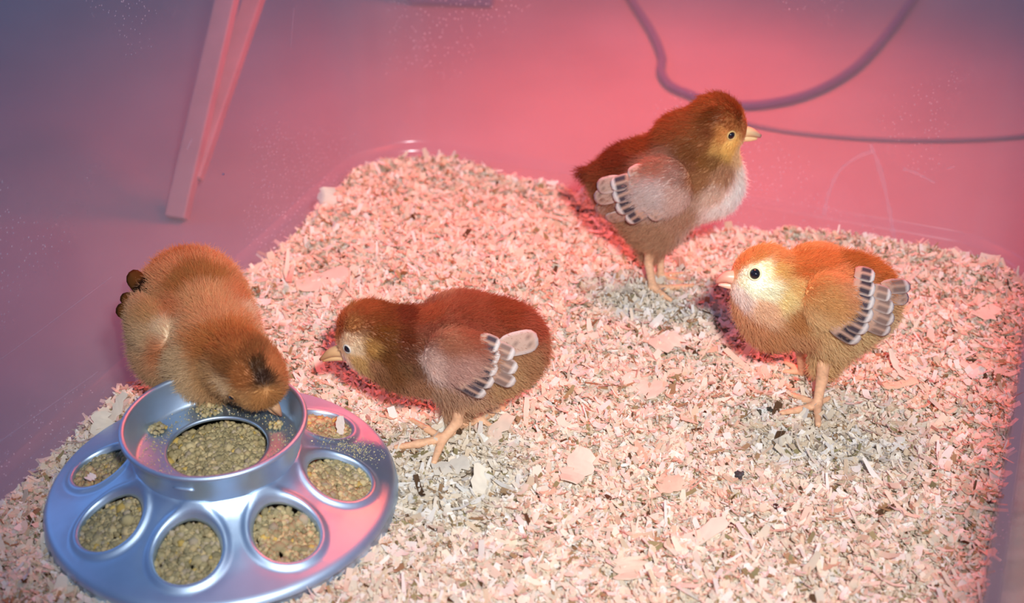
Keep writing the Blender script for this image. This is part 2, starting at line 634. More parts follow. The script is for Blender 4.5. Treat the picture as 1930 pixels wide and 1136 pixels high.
pts = []
for r in (3.4, 3.55, 3.65, 3.72):
    pts += [(fx + r * math.cos(a), fy + r * math.sin(a)) for a in np.arange(128) * 2 * math.pi / 128]
for r in (7.25, 7.4, 7.55, 7.65, 7.72, 7.77, 7.8):
    pts += [(fx + r * math.cos(a), fy + r * math.sin(a)) for a in np.arange(160) * 2 * math.pi / 160]
for hx, hy in HOLES:
    for d in (1.33, 1.37, 1.41, 1.45, 1.5, 1.56, 1.62, 1.68, 1.75, 1.84, 1.94):
        for a in np.arange(48) * 2 * math.pi / 48:
            x, y = hx + d * math.cos(a), hy + d * math.sin(a)
            if math.hypot(x - fx, y - fy) > 3.76:
                pts.append((x, y))
for r in np.arange(3.85, 7.2, 0.2):
    k = int(2 * math.pi * r / 0.2)
    for a in np.arange(k) * 2 * math.pi / k:
        x, y = fx + r * math.cos(a), fy + r * math.sin(a)
        if min(math.hypot(x - hx, y - hy) for hx, hy in HOLES) > 2.03:
            pts.append((x, y))
res = geometry.delaunay_2d_cdt([Vector(p_) for p_ in pts], [], [], 0, 1e-5)
pv = np.array([(v_[0], v_[1]) for v_ in res[0]])
tri = np.array([t for t in res[2] if len(t) == 3])
cen = pv[tri].mean(1)
ok = np.hypot(cen[:, 0] - fx, cen[:, 1] - fy) > 3.42
for hx, hy in HOLES:
    ok &= np.hypot(cen[:, 0] - hx, cen[:, 1] - hy) > 1.328
tri = tri[ok]
lv = np.column_stack([pv, lid_z(pv[:, 0], pv[:, 1])])
a_ = lv[tri]
nz_ = np.cross(a_[:, 1] - a_[:, 0], a_[:, 2] - a_[:, 0])[:, 2]
tri[nz_ < 0] = tri[nz_ < 0][:, ::-1]
lid = mesh('lid', lv, tri, M_metal, feeder)
md = lid.modifiers.new('thickness', 'SOLIDIFY')
md.thickness, md.offset = 0.0005, -1.0
V, f = lathe([(7.8, 0.5), (7.83, 0.3), (7.8, 0.02), (7.7, -0.05)], 160, (fx, fy, 0))
mesh('rolled_edge', V, [t[::-1] for t in f], M_metal, feeder)
V, f = lathe([(7.6, 0.3), (7.5, -0.3), (7.2, -0.6), (0.01, -0.6)], 96, (fx, fy, 0))
mesh('base_tray', V, f, M_metal, feeder)
RZ = 3.02
prof = [(2.18, RZ - 0.14), (2.17, RZ - 0.04), (2.22, RZ + 0.02), (2.32, RZ), (3.3, RZ - 0.03), (3.46, RZ), (3.56, RZ + 0.12), (3.78, RZ + 1.24)]
prof += [(3.92 + 0.14 * math.cos(t), RZ + 1.34 + 0.14 * math.sin(t)) for t in np.radians(np.arange(180, -130, -25))]
prof += [(3.82, RZ + 1.18), (3.70, RZ + 0.4), (3.64, RZ - 0.05), (3.6, RZ - 0.2)]
V, f = lathe(prof, 128, (fx, fy, 0))
mesh('jar_ring', V, f, M_metal, feeder)
# short pressed lug on the front of the ring
tp = atz(350, 916, 3.6)
an = math.atan2(tp[1] - fy, tp[0] - fx)
A = an + np.linspace(-0.13, 0.13, 9)
P = np.stack([fx + 3.735 * np.cos(A), fy + 3.735 * np.sin(A), np.full(9, RZ + 0.62)], 1)
V, f = tube(P, [0.02, 0.07, 0.08, 0.08, 0.08, 0.08, 0.08, 0.07, 0.02], 8)
mesh('pressed_lug', V, f, M_metal, feeder)

# feed crumbles
ico_v = []
t_ = (1 + 5 ** 0.5) / 2
for a, b in ((-1, t_), (1, t_), (-1, -t_), (1, -t_)):
    ico_v.append((a, b, 0))
for a, b in ((-1, t_), (1, t_), (-1, -t_), (1, -t_)):
    ico_v.append((0, a, b))
for a, b in ((-1, t_), (1, t_), (-1, -t_), (1, -t_)):
    ico_v.append((b, 0, a))
ico_v = unit(np.array(ico_v))
ico_f = np.array([(0, 11, 5), (0, 5, 1), (0, 1, 7), (0, 7, 10), (0, 10, 11), (1, 5, 9), (5, 11, 4), (11, 10, 2), (10, 7, 6), (7, 1, 8),
                  (3, 9, 4), (3, 4, 2), (3, 2, 6), (3, 6, 8), (3, 8, 9), (4, 9, 5), (2, 4, 11), (6, 2, 10), (8, 6, 7), (9, 8, 1)])


def crumbs(C, r0):
    n_ = len(C)
    r = r0 * np.exp(rng.normal(0, 0.25, n_))
    sc3 = r[:, None, None] * (0.75 + 0.5 * rng.random((n_, 1, 3)))
    V = C[:, None] + ico_v[None] * sc3 * (0.72 + 0.5 * rng.random((n_, 12, 1)))
    f = (np.arange(n_)[:, None, None] * 12 + ico_f[None]).reshape(-1, 3)
    pal = np.array([[0.40, 0.33, 0.17], [0.50, 0.41, 0.22], [0.33, 0.28, 0.15], [0.56, 0.43, 0.22], [0.44, 0.36, 0.24], [0.6, 0.42, 0.12]])
    c = pal[rng.choice(6, n_, p=[.28, .26, .2, .12, .11, .03])] * (0.62 + 0.4 * rng.random((n_, 1)))
    return V.reshape(-1, 3), f, np.repeat(c, 12, axis=0)


def disc(cx, cy, r, k):
    a, q_ = rng.random(k) * 2 * math.pi, np.sqrt(rng.random(k)) * r
    return cx + q_ * np.cos(a), cy + q_ * np.sin(a)


Cs = []
for hx, hy in HOLES:
    x, y = disc(hx, hy, 1.42, 620)
    zz = np.interp(np.hypot(x - fx, y - fy), RP, ZP)
    z = 0.3 * np.mean(zz) + 0.7 * zz - 0.36 - 0.1 * rng.random(620)
    Cs.append(np.stack([x, y, z], 1))
x, y = disc(fx, fy, 2.75, 2600)
Cs.append(np.stack([x, y, 2.32 + 0.35 * (vnoise(x, y) - 0.5) - 0.2 * rng.random(2600)], 1))
V, f, c = crumbs(np.concatenate(Cs), 0.135)
tag(mesh('feed_crumbles', V, f, M_crumb, base=(fx, fy, 1.0), vcol=c, smooth=False),
    'olive brown feed crumbles filling the holes and centre of the metal feeder', 'feed', kind='stuff')
# spilled crumbs on the ring floor and dust on the lid
Cs = []
for px, py, k, r in ((298, 805, 46, 0.42), (395, 768, 90, 0.62), (520, 800, 30, 0.35)):
    p_ = atz(px, py, RZ + 0.1)
    x, y = disc(p_[0], p_[1], r, k)
    Cs.append(np.stack([x, y, RZ + 0.07 + 0.22 * rng.random(k) * (1 - np.hypot(x - p_[0], y - p_[1]) / r)], 1))
V, f, c = crumbs(np.concatenate(Cs), 0.085)
a = rng.random(900) * 2 * math.pi
r = 2.35 + 1.1 * rng.random(900)
D1 = np.stack([fx + r * np.cos(a), fy + r * np.sin(a), np.full(900, RZ + 0.01)], 1)
p_ = atz(660, 848, 1.3)
x = p_[0] + rng.normal(0, 0.8, 420)
y = p_[1] + rng.normal(0, 0.45, 420)
rr = np.hypot(x - fx, y - fy)
hd = np.min([np.hypot(x - hx, y - hy) for hx, hy in HOLES], axis=0)
k_ = (rr < 7.5) & (rr > 3.9) & (hd > 1.6)
D2 = np.stack([x, y, lid_z(x, y) + 0.008], 1)[k_]
V2, f2, c2 = crumbs(np.concatenate([D1, D2]), 0.022)
tag(mesh('spilled_feed', np.concatenate([V, V2]), np.concatenate([f, f2 + len(V)]), M_crumb, base=(fx, fy, RZ),
         vcol=np.concatenate([c, np.clip(c2 * 1.3, 0, 1)]), smooth=False),
    'pale feed dust and crumbs spilled on the ring floor and lid of the feeder', 'feed', kind='stuff')


# ------------------------------------------------------------------ chicks
def smin(a, b, k):
    h = np.maximum(k - np.abs(a - b), 0) / k
    return np.minimum(a, b) - h * h * k * 0.25


def sdf_parts(P, parts, k):
    d = None
    for a, b, ra, rb in parts:
        ab = b - a
        L2 = max(float(ab @ ab), 1e-9)
        t = np.clip(((P - a) @ ab) / L2, 0, 1)
        q_ = np.linalg.norm(P - a - t[:, None] * ab, axis=1) - (ra + (rb - ra) * t)
        d = q_ if d is None else smin(d, q_, k)
    return d


def surface_nets(fn, lo, hi, h):
    nx, ny, nz = [int(math.ceil(v_)) + 1 for v_ in (hi - lo) / h]
    gx, gy, gz = [lo[i] + h * np.arange(n_) for i, n_ in enumerate((nx, ny, nz))]
    PX = np.stack(np.meshgrid(gx, gy, gz, indexing='ij'), -1).reshape(-1, 3)
    D = np.empty(len(PX))
    # coarse pass first: only evaluate finely near the surface
    for i in range(0, len(PX), 400000):
        D[i:i + 400000] = fn(PX[i:i + 400000])
    D = D.reshape(nx, ny, nz)
    I = D < 0
    cnt = np.zeros((nx - 1, ny - 1, nz - 1), int)
    acc = np.zeros((nx - 1, ny - 1, nz - 1, 3))
    off = [(i, j, k) for i in (0, 1) for j in (0, 1) for k in (0, 1)]
    sl = lambda o: tuple(slice(o[i], o[i] + (nx, ny, nz)[i] - 1) for i in range(3))
    for a in off:
        for ax in range(3):
            if a[ax] == 0:
                b = list(a)
                b[ax] = 1
                A, B = D[sl(a)], D[sl(b)]
                cr = (A < 0) != (B < 0)
                t = np.where(cr, A / np.where(cr, A - B, 1), 0)
                for c_ in range(3):
                    acc[..., c_] += np.where(cr, a[c_] + (t if c_ == ax else 0), 0)
                cnt += cr
    act = cnt > 0
    idx = -np.ones(act.shape, int)
    idx[act] = np.arange(act.sum())
    ii = np.argwhere(act)
    V = lo + h * (ii + acc[act] / cnt[act][:, None])
    quads = []
    for ax in range(3):
        s0 = [slice(1, -1)] * 3
        s0[ax] = slice(0, -1)
        s1 = list(s0)
        s1[ax] = slice(1, None)
        A, B = I[tuple(s0)], I[tuple(s1)]
        e = np.argwhere(A != B)
        flip = A[tuple(e.T)]
        base = e.copy()
        for c_ in range(3):
            if c_ != ax:
                base[:, c_] += 1
        u_, v_ = (ax + 1) % 3, (ax + 2) % 3
        q_ = []
        for du, dv in ((-1, -1), (0, -1), (0, 0), (-1, 0)):
            p_ = base.copy()
            p_[:, u_] += du
            p_[:, v_] += dv
            q_.append(idx[tuple(p_.T)])
        q_ = np.stack(q_, 1)
        q_[~flip] = q_[~flip][:, ::-1]
        quads.append(q_)
    Q = np.concatenate(quads)
    return V, Q[(Q >= 0).all(1)]


def grad(fn, P, e=0.01):
    g = np.stack([fn(P + e * np.eye(3)[i]) - fn(P - e * np.eye(3)[i]) for i in range(3)], 1)
    return unit(g)


def hair(name, parent, roots, normals, flow, length, colr, mat, lay=1.0, r0=0.0085, jit=0.28):
    """soft down as hair curves; everything in world centimetres"""
    n_ = len(roots)
    fl_ = flow - (flow * normals).sum(1, keepdims=True) * normals
    fl_ = unit(fl_ + 1e-4)
    rnd = rng.normal(0, jit, (n_, 3))
    L = (length * (0.6 + 0.65 * rng.random(n_)))[:, None]
    d0 = unit(normals * 0.9 + fl_ * 0.7 * lay + rnd * 0.6)
    d1 = unit(normals * 0.45 + fl_ * 1.0 * lay + rnd)
    d2 = unit(normals * 0.36 + fl_ * 1.0 * lay + rnd * 1.5 + rng.normal(0, 0.15, (n_, 3)))
    p0 = roots - normals * 0.03
    p1 = p0 + d0 * L * 0.33
    p2 = p1 + d1 * L * 0.34
    p3 = p2 + d2 * L * 0.33
    root = parent
    while root.parent is not None:
        root = root.parent
    b = np.array(root['base'])
    P = ((np.stack([p0, p1, p2, p3], 1) - b) * S).astype(np.float32)
    cu = bpy.data.hair_curves.new(name)
    cu.add_curves([4] * n_)
    cu.attributes['position'].data.foreach_set('vector', P.ravel())
    ra = cu.attributes.get('radius') or cu.attributes.new('radius', 'FLOAT', 'POINT')
    ra.data.foreach_set('value', np.tile(np.array([1.0, 0.95, 0.7, 0.25]) * r0 * S, n_).astype(np.float32))
    ca = cu.attributes.new('Col', 'FLOAT_COLOR', 'CURVE')
    c4 = np.ones((n_, 4), np.float32)
    c4[:, :3] = colr
    ca.data.foreach_set('color', c4.ravel())
    cu.materials.append(mat)
    o = bpy.data.objects.new(name, cu)
    col.objects.link(o)
    o.parent = parent
    return o


def feather(parent, P0, P1, nrm, w, kind):
    """one vaned feather from base to tip: cambered blade with shaft ridge"""
    P0, P1 = np.asarray(P0), np.asarray(P1)
    T = P1 - P0
    L = np.linalg.norm(T)
    T = T / L
    B = unit(np.cross(nrm, T))
    n_ = np.cross(T, B)
    S_ = np.linspace(0, 1, 9)
    wid = np.array([0.6, 0.85, 0.95, 1.0, 1.0, 1.0, 0.98, 0.86, 0.5])
    X_ = np.linspace(-1, 1, 7)
    V, c = [], []
    s0, ds = 0.26 + 0.14 * rng.random(), 0.75 + 0.5 * rng.random()
    white, dark, tan = lin('ddd3cc'), lin('4a4046'), lin('c09c88')
    for s, wd_ in zip(S_, wid):
        for x_ in X_:
            V.append(P0 + T * s * L + B * x_ * wd_ * w * 1.25 + n_ * (0.07 * (1 - x_ * x_) + 0.06 * math.sin(math.pi * s) + (0.03 if x_ == 0 else 0)) * min(1, w * 2.2))
            edge = abs(x_) > 0.9 or s > 0.9
            ph = math.sin(s * 19 + x_ * 2.2) + 0.5 * math.sin(x_ * 9 + s * 5)
            if kind == 'bar':
                cc = white if s > 0.8 else (white * 0.45 + tan * 0.5 if abs(x_) > 0.9 else (dark * ds if (s0 < s and abs(x_) > 0.2) else tan))
            elif kind == 'dark':
                cc = white if s > 0.86 else white * 0.5 + tan * 0.45 if abs(x_) > 0.9 else (dark * 0.6 + tan * 0.4 if s > 0.25 and abs(x_) > 0.2 else tan)
            elif kind == 'brown':
                cc = lin('6e4220') * (1 - 0.3 * abs(x_)) if s > 0.5 else lin('2a1a12')
            else:
                cc = white if edge else (dark * 0.4 + tan * 0.5 if abs(x_) < 0.4 and ph > 0.75 else tan * 0.85 + white * 0.12)
            c.append(cc)
    f = grid_faces(9, 7)
    o = mesh('feather', V, f, M_feather, parent, vcol=np.array(c))
    m_ = o.modifiers.new('thickness', 'SOLIDIFY')
    m_.thickness = 0.00025
    return o


LEG = lin('d9aa86')


def chick(name, label, foot, yaw, body, limbs, seeds, beak, eye, wing, feathers, Ys=None, nh=52000, gain=1.0, L0=0.62, head=None, legcol=LEG, lid='e9dcae'):
    """body: spheres/cones seen at pixels; foot: pixel of the near foot; yaw: heading in plan (degrees)"""
    D = np.array([math.cos(math.radians(yaw)), math.sin(math.radians(yaw)), 0])
    Nn = np.array([-D[1], D[0], 0])
    if Nn[1] < 0:
        Nn = -Nn
    O = G(*foot) + Nn * 0.9 if Ys is None else np.array(Ys)

    def P(px, py, d=0.0, Y=None):
        r = ray(px, py)
        if Y is not None:
            return aty(px, py, Y)
        p0 = O + Nn * d
        return CAM + np.dot(p0 - CAM, Nn) / np.dot(r, Nn) * r

    def mir(X):
        X = np.asarray(X)
        return X - 2 * ((X - O) @ Nn)[..., None] * Nn

    bp = []
    for s in body:
        if isinstance(s[0], tuple):
            (x0, y0, r0, *o0), (x1, y1, r1, *o1) = s
            a, b = P(x0, y0, *o0), P(x1, y1, *o1)
            bp.append((a, b, r0 * depth(a) / F, r1 * depth(b) / F))
        else:
            x0, y0, r0, *o0 = s
            a = P(x0, y0, *o0)
            bp.append((a, a + 1e-4, r0 * depth(a) / F, r0 * depth(a) / F))
    lp = []
    for chain in limbs:
        pts = []
        for q_ in chain:
            if q_[0] == 'G':
                pts.append((G(q_[1], q_[2], q_[3] * 0.95 + 0.14), q_[3]))
            else:
                pts.append((P(q_[0], q_[1], *q_[3:]), q_[2]))
        for (a, ra), (b, rb) in zip(pts, pts[1:]):
            lp.append((a, b, ra, rb))
    fb = lambda X: sdf_parts(X, bp, 0.9)
    fl_ = (lambda X: sdf_parts(X, lp, 0.12)) if lp else None
    fn = (lambda X: smin(fb(X), fl_(X), 0.25)) if lp else fb
    allp = bp + lp
    lo = np.min([np.minimum(a - ra, b - rb) for a, b, ra, rb in allp], axis=0) - 0.4
    hi = np.max([np.maximum(a + ra, b + rb) for a, b, ra, rb in allp], axis=0) + 0.4
    V, Q = surface_nets(fn, lo, hi, 0.095)
    for _ in range(2):
        V = V - (fn(V)[:, None] * 0.9) * grad(fn, V)

    def hit(px, py, f_=fn):
        r = unit(ray(px, py))
        t = np.linalg.norm(O - CAM) - 9.0
        best = (9, t)
        for _ in range(90):
            d = float(f_((CAM + t * r)[None])[0])
            if d < best[0]:
                best = (d, t)
            if d < 0.004:
                break
            t += max(d * 0.9, 0.004)
            if t > 140:
                break
        X = CAM + best[1] * r
        return X, grad(f_, X[None])[0]

    sp, scl = [], []
    for px, py, hx in seeds:
        X, _ = hit(px, py)
        for X_ in (X, mir(X)):
            sp.append(X_)
            scl.append(lin(hx))
    sp, scl = np.array(sp), np.array(scl)

    def colour(X):
        out = np.zeros((len(X), 3))
        for i in range(0, len(X), 20000):
            d2 = ((X[i:i + 20000, None] - sp[None]) ** 2).sum(2)
            w = 1 / (d2 + 0.03) ** 3.2
            out[i:i + 20000] = (w[..., None] * scl).sum(1) / w.sum(1)[:, None]
        return np.clip(out ** 0.8 * gain * np.array([1.03, 0.96, 0.96]), 0, 0.93)

    lo_f = np.array([O[0], O[1], float(bed_h(O[0], O[1]))])
    root = empty(name, lo_f)
    tag(root, label, 'chick', 'chicks in the bin')
    isleg = np.zeros(len(V), bool)
    if lp:
        isleg = fl_(V) < fb(V) - 0.02
    vc = np.where(isleg[:, None], legcol * (0.85 + 0.3 * vnoise(V[:, 0] * 9, V[:, 2] * 14 + V[:, 1] * 9)[:, None]), colour(V))
    mesh('body', V, Q, M_skin, root, vcol=vc)

    # eyes, first: the down keeps clear of them
    keepout = []
    ex, ey, er = eye[:3]
    X, n_ = hit(ex, ey, fb)
    if len(eye) > 3:
        X = X + np.array(eye[3])
        n_ = grad(fb, X[None])[0]
        X = X - n_ * float(fb(X[None])[0])
    er = er * depth(X) / F
    for k_ in (0, 1):
        c_, nn = (X, n_) if k_ == 0 else (mir(X), unit(mir(X + n_) - mir(X)))
        cc = c_ - nn * er * 0.3
        keepout.append((c_, er * 1.3))
        a1 = unit(np.cross(nn, [0, 0, 1.0]))
        a2 = np.cross(nn, a1)
        th, ph = np.meshgrid(np.linspace(0, math.pi, 13), np.arange(20) * 2 * math.pi / 20, indexing='ij')
        U = np.stack([np.sin(th) * np.cos(ph), np.sin(th) * np.sin(ph) * eye_squash.get(name, 1.0), np.cos(th)], -1).reshape(-1, 3)
        EV = cc + er * (U[:, :1] * a1 + U[:, 1:2] * a2 + U[:, 2:] * nn)
        eo = mesh('eye', EV, grid_faces(13, 20, True), M_eye, root)
        th = np.arange(24) * 2 * math.pi / 24
        ps = np.arange(8) * 2 * math.pi / 8
        LV = []
        for t in th:
            rad = (np.cos(t) * a1 + np.sin(t) * a2 * eye_squash.get(name, 1.0))
            for s_ in ps:
                LV.append(c_ + nn * er * (0.12 + 0.24 * math.sin(s_)) + rad * er * (1.06 + 0.17 * math.cos(s_)))
        lf = grid_faces(24, 8, True) + [(23 * 8 + j, 23 * 8 + (j + 1) % 8, (j + 1) % 8, j) for j in range(8)]
        mesh('eyelid', LV, lf, M_lid, eo, vcol=np.tile(lin(lid), (len(LV), 1)))

    # beak
    snout = []
    for nm, pts, c0, c1 in beak:
        Q_ = np.array([P(x0, y0, *o0) for x0, y0, r0, *o0 in pts])
        R_ = np.array([r0 * depth(q_) / F for (x0, y0, r0, *o0), q_ in zip(pts, Q_)])
        k_ = 10
        C_ = spline(Q_, k_)
        R2 = np.interp(np.linspace(0, len(pts) - 1, k_), np.arange(len(pts)), R_)
        BV, bf = tube(C_, R2, 14, 1.0)
        t = np.repeat(np.linspace(0, 1, k_), 14)[:, None]
        mesh(nm, BV, bf, M_beak, root, vcol=lin(c0) * (1 - t ** 1.6) + lin(c1) * t ** 1.6)
        for i_ in (0, 2, 4, 6, 8):
            keepout.append((C_[i_], R2[i_] * 1.25))
            snout.append(C_[i_])

    # wings
    if wing:
        (fxp, fyp), (rxp, ryp), half, th_ = wing
        A, na = hit(fxp, fyp, fb)
        B, nb_ = hit(rxp, ryp, fb)
        c_ = (A + B) / 2
        cn = grad(fb, c_[None])[0]
        c_ = c_ - cn * float(fb(c_[None])[0])
        u_ = unit(B - A - ((B - A) @ cn) * cn)
        v_ = np.cross(cn, u_)
        la, lb = np.linalg.norm(B - A) / 2, half * depth(c_) / F
        for k_ in ((0, 1) if Ys is None else (0,)):
            th, ph = np.meshgrid(np.linspace(0, math.pi, 25), np.arange(32) * 2 * math.pi / 32, indexing='ij')
            x_ = -np.cos(th)
            egg = 1.0 - 0.25 * x_
            U = np.stack([x_, np.sin(th) * np.cos(ph) * egg, np.sin(th) * np.sin(ph)], -1).reshape(-1, 3)
            # bend the wing over the flank
            WV = c_ + U[:, :1] * la * u_ + U[:, 1:2] * lb * v_
            drop = fb(WV)
            WV = WV - cn * np.clip(drop, 0, 3)[:, None] * 0.8 + U[:, 2:] * th_ * cn + cn * 0.16
            if k_ == 1:
                WV = mir(WV)
            wf = np.array(grid_faces(25, 32, True))
            if k_ == 1:
                wf = wf[:, ::-1]
            wm = mesh('wing', WV, wf, M_skin, root, vcol=colour(WV))
            # short down on the wing
            tri_ = WV[wf]
            ar = np.linalg.norm(np.cross(tri_[:, 2] - tri_[:, 0], tri_[:, 3] - tri_[:, 1]), axis=1)
            fi = rng.choice(len(wf), 9000, p=ar / ar.sum())
            a_, b_ = rng.random((9000, 1)), rng.random((9000, 1))
            t4 = tri_[fi]
            R = (t4[:, 0] * (1 - a_) + t4[:, 1] * a_) * (1 - b_) + (t4[:, 3] * (1 - a_) + t4[:, 2] * a_) * b_
            cw = c_ if k_ == 0 else mir(c_)
            nn = unit(np.cross(t4[:, 2] - t4[:, 0], t4[:, 3] - t4[:, 1]))
            flip = ((nn * (R - cw)).sum(1) < 0)
            nn[flip] *= -1
            uu_ = u_ if k_ == 0 else unit(mir(c_ + u_) - mir(c_))
            fl2 = np.tile(uu_ + np.array([0, 0, -0.25]), (9000, 1))
            hair('down', wm, R, nn, fl2, np.full(9000, 0.42), colour(R) * (0.85 + 0.3 * rng.random((9000, 1))), M_down, 1.3)
            if k_ == 0:
                w0 = wm
        for (x0, y0), (x1, y1), w, kind in feathers:
            A, na = hit(x0, y0, fb)
            B, nb_ = hit(x1, y1, fb)
            lift0, lift1 = (0.38, 0.55) if kind != 'oval' else (0.34, 0.45)
            if kind == 'brown':
                na = nb_ = unit(na * 0.6 + unit(CAM - A))
                lift0, lift1 = 0.1, 0.05
            nn = unit(na + nb_)
            feather(w0, A + nn * lift0, B + nn * lift1, nn, w * depth(A) / F, kind)

    # down
    tri_ = V[Q]
    ar = np.linalg.norm(np.cross(tri_[:, 2] - tri_[:, 0], tri_[:, 3] - tri_[:, 1]), axis=1)
    fi = rng.choice(len(Q), nh, p=ar / ar.sum())
    a_, b_ = rng.random((nh, 1)), rng.random((nh, 1))
    t4 = tri_[fi]
    R = (t4[:, 0] * (1 - a_) + t4[:, 1] * a_) * (1 - b_) + (t4[:, 3] * (1 - a_) + t4[:, 2] * a_) * b_
    ok = np.ones(nh, bool)
    if lp:
        ok &= fl_(R) > fb(R) + 0.1
    for c_, r_ in keepout:
        ok &= np.linalg.norm(R - c_, axis=1) > r_
    R = R[ok]
    nn = grad(fb, R)
    Hd = P(*head)
    face = np.exp(-(np.linalg.norm(R - Hd, axis=1) / 1.9) ** 2)
    Ln = L0 * (1 - 0.52 * face)
    near = np.min([np.linalg.norm(R - c_, axis=1) - r_ for c_, r_ in keepout], axis=0)
    Ln = Ln * np.clip(0.3 + near / 1.1, 0.3, 1)
    flow = -D[None] * 0.8 + np.array([0, 0, -0.55]) * (1 - face[:, None])
    hair('down', root, R, nn, flow, Ln, colour(R) * (0.82 + 0.34 * rng.random((len(R), 1))), M_down)
    return root


eye_squash = {}

# --- the orange chick bending into the feeder
chick('chick', 'orange brown chick bending down into the metal feeder, face hidden', (330, 745), -63,
      body=[(345, 545, 62, 0, 57.6), (338, 600, 82, 0, 56.4), (372, 560, 82, 0, 57.0), (390, 620, 88, 0, 55.4), (330, 655, 74, 0, 55.0), (415, 665, 76, 0, 53.6),
            (385, 690, 58, 0, 53.4), (480, 705, 47, 0, 51.2), (452, 688, 60, 0, 51.8), (495, 728, 34, 0, 51.0)],
      limbs=[[(300, 715, 0.28, 0, 55.6), (296, 745, 0.2, 0, 56.2), ('G', 285, 755, 0.2)], [(385, 700, 0.28, 0, 56.8), (388, 722, 0.2, 0, 57.6), ('G', 395, 730, 0.2)]],
      seeds=[(324, 480, 'c8793f'), (400, 490, 'cc8450'), (350, 530, 'a4622f'), (300, 600, 'bf8850'), (290, 640, 'c8a070'), (270, 560, 'cc9462'),
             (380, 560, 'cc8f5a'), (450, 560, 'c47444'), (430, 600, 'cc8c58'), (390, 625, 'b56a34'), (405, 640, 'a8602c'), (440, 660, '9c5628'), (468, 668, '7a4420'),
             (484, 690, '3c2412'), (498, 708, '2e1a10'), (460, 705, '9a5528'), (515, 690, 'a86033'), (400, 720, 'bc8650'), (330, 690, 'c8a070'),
             (318, 735, 'b48a5a'), (440, 745, 'b07a45'), (500, 750, 'a86a35'), (425, 735, 'd0a878'), (315, 620, 'd4b488'), (490, 600, 'c06a3a'), (240, 620, 'b8905f'), (350, 470, 'b5652f')],
      beak=[('upper_beak', [(508, 752, 12, 0, 51.0), (520, 768, 9, 0, 51.0), (530, 784, 2.5, 0, 51.0)], 'd8a878', '7a4030'),
            ('lower_beak', [(500, 757, 8, 0, 51.2), (512, 772, 6, 0, 51.2), (523, 782, 2, 0, 51.2)], 'd8a878', '8a5038')],
      eye=(437, 748, 7), wing=((320, 650), (240, 562), 42, 0.35),
      feathers=[((285, 560), (246, 515), 14, 'brown'), ((285, 578), (230, 560), 11, 'brown'), ((278, 596), (222, 582), 13, 'brown')],
      Ys=aty(400, 640, 54.6), lid='a8784a', nh=60000, head=(485, 712, 0, 51.0), L0=0.6, gain=np.array([1.03, 1.16, 1.24]))

# --- the dark red chick in the middle
eye_squash['chick.001'] = 0.7
chick('chick', 'dark red brown chick in the middle crouching with its beak low, facing left', (834, 826), 180 + 4,
      body=[(692, 624, 54), (676, 658, 27), (742, 652, 64), (792, 662, 74), (878, 655, 92), (948, 652, 78), (900, 690, 62), ((870, 725, 46), (862, 775, 20))],
      limbs=[[(866, 760, 0.3, -0.9), (862, 795, 0.26, -0.9), ('G', 834, 828, 0.22), ('G', 818, 870, 0.15)], [('G', 834, 826, 0.2), ('G', 788, 836, 0.19), ('G', 746, 843, 0.12)],
             [('G', 834, 826, 0.2), ('G', 805, 808, 0.16), ('G', 774, 790, 0.11)], [('G', 834, 826, 0.18), ('G', 856, 815, 0.12)],
             [(930, 740, 0.34, 0.9), (944, 766, 0.24, 1.0), ('G', 905, 790, 0.2), ('G', 868, 803, 0.14)], [('G', 905, 790, 0.17), ('G', 880, 782, 0.12)], [('G', 905, 790, 0.17), ('G', 925, 802, 0.11)]],
      seeds=[(690, 575, '9a4a25'), (640, 600, 'a8552d'), (622, 630, 'a05530'), (660, 612, 'a06030'), (720, 600, '7a3a1c'), (760, 590, '6a2a18'), (656, 640, 'd8b890'),
             (640, 682, 'e8ccbc'), (628, 650, 'd8b080'), (680, 682, 'c8a060'), (698, 655, 'b08040'), (670, 655, 'd8c098'), (730, 640, '7a4520'), (740, 700, '7a4a28'), (720, 700, '8a5a38'), (800, 600, '9c482a'),
             (870, 562, '9a4530'), (950, 582, '8a3a20'), (1000, 610, '984830'), (1022, 660, 'a86a48'), (1000, 690, 'b08055'), (960, 715, 'c09868'),
             (870, 765, 'c8a078'), (830, 735, 'b89070'), (780, 720, 'a4724e'), (762, 690, '7a5030'), (712, 625, '7a4018'), (704, 600, '86421f'), (726, 668, '70401e'), (702, 688, 'a4704a'), (760, 640, '6a2e18'), (766, 668, '70402a'), (782, 692, '7a5038'), (792, 645, '8a5036'), (802, 628, '8f4a34'), (840, 745, 'b89070'), (850, 640, 'b07050'), (815, 690, 'd8bcac'), (800, 675, 'c8a898'), (860, 700, 'c09888'), (870, 620, 'a85a3c'), (880, 600, '94442a')],
      beak=[('upper_beak', [(646, 660, 13), (624, 664, 9.5), (603, 678, 2.5)], 'd2a878', '9a6848'),
            ('lower_beak', [(646, 672, 8), (626, 675, 5.5), (608, 680, 2)], 'd8b080', 'b88858')],
      eye=(655, 657, 8), wing=((800, 668), (952, 672), 50, 0.38),
      feathers=[((900, 640), (936, 655), 13, 'bar'), ((895, 658), (936, 673), 13, 'bar'), ((888, 675), (932, 692), 13, 'bar'), ((878, 693), (925, 712), 13, 'bar'), ((862, 706), (912, 730), 12, 'bar'),
                ((922, 650), (962, 668), 12, 'dark'), ((922, 668), (966, 690), 12, 'dark'), ((918, 690), (962, 710), 12, 'dark'), ((936, 655), (1003, 640), 18, 'oval')],
      head=(684, 632), lid='c9c0b4')

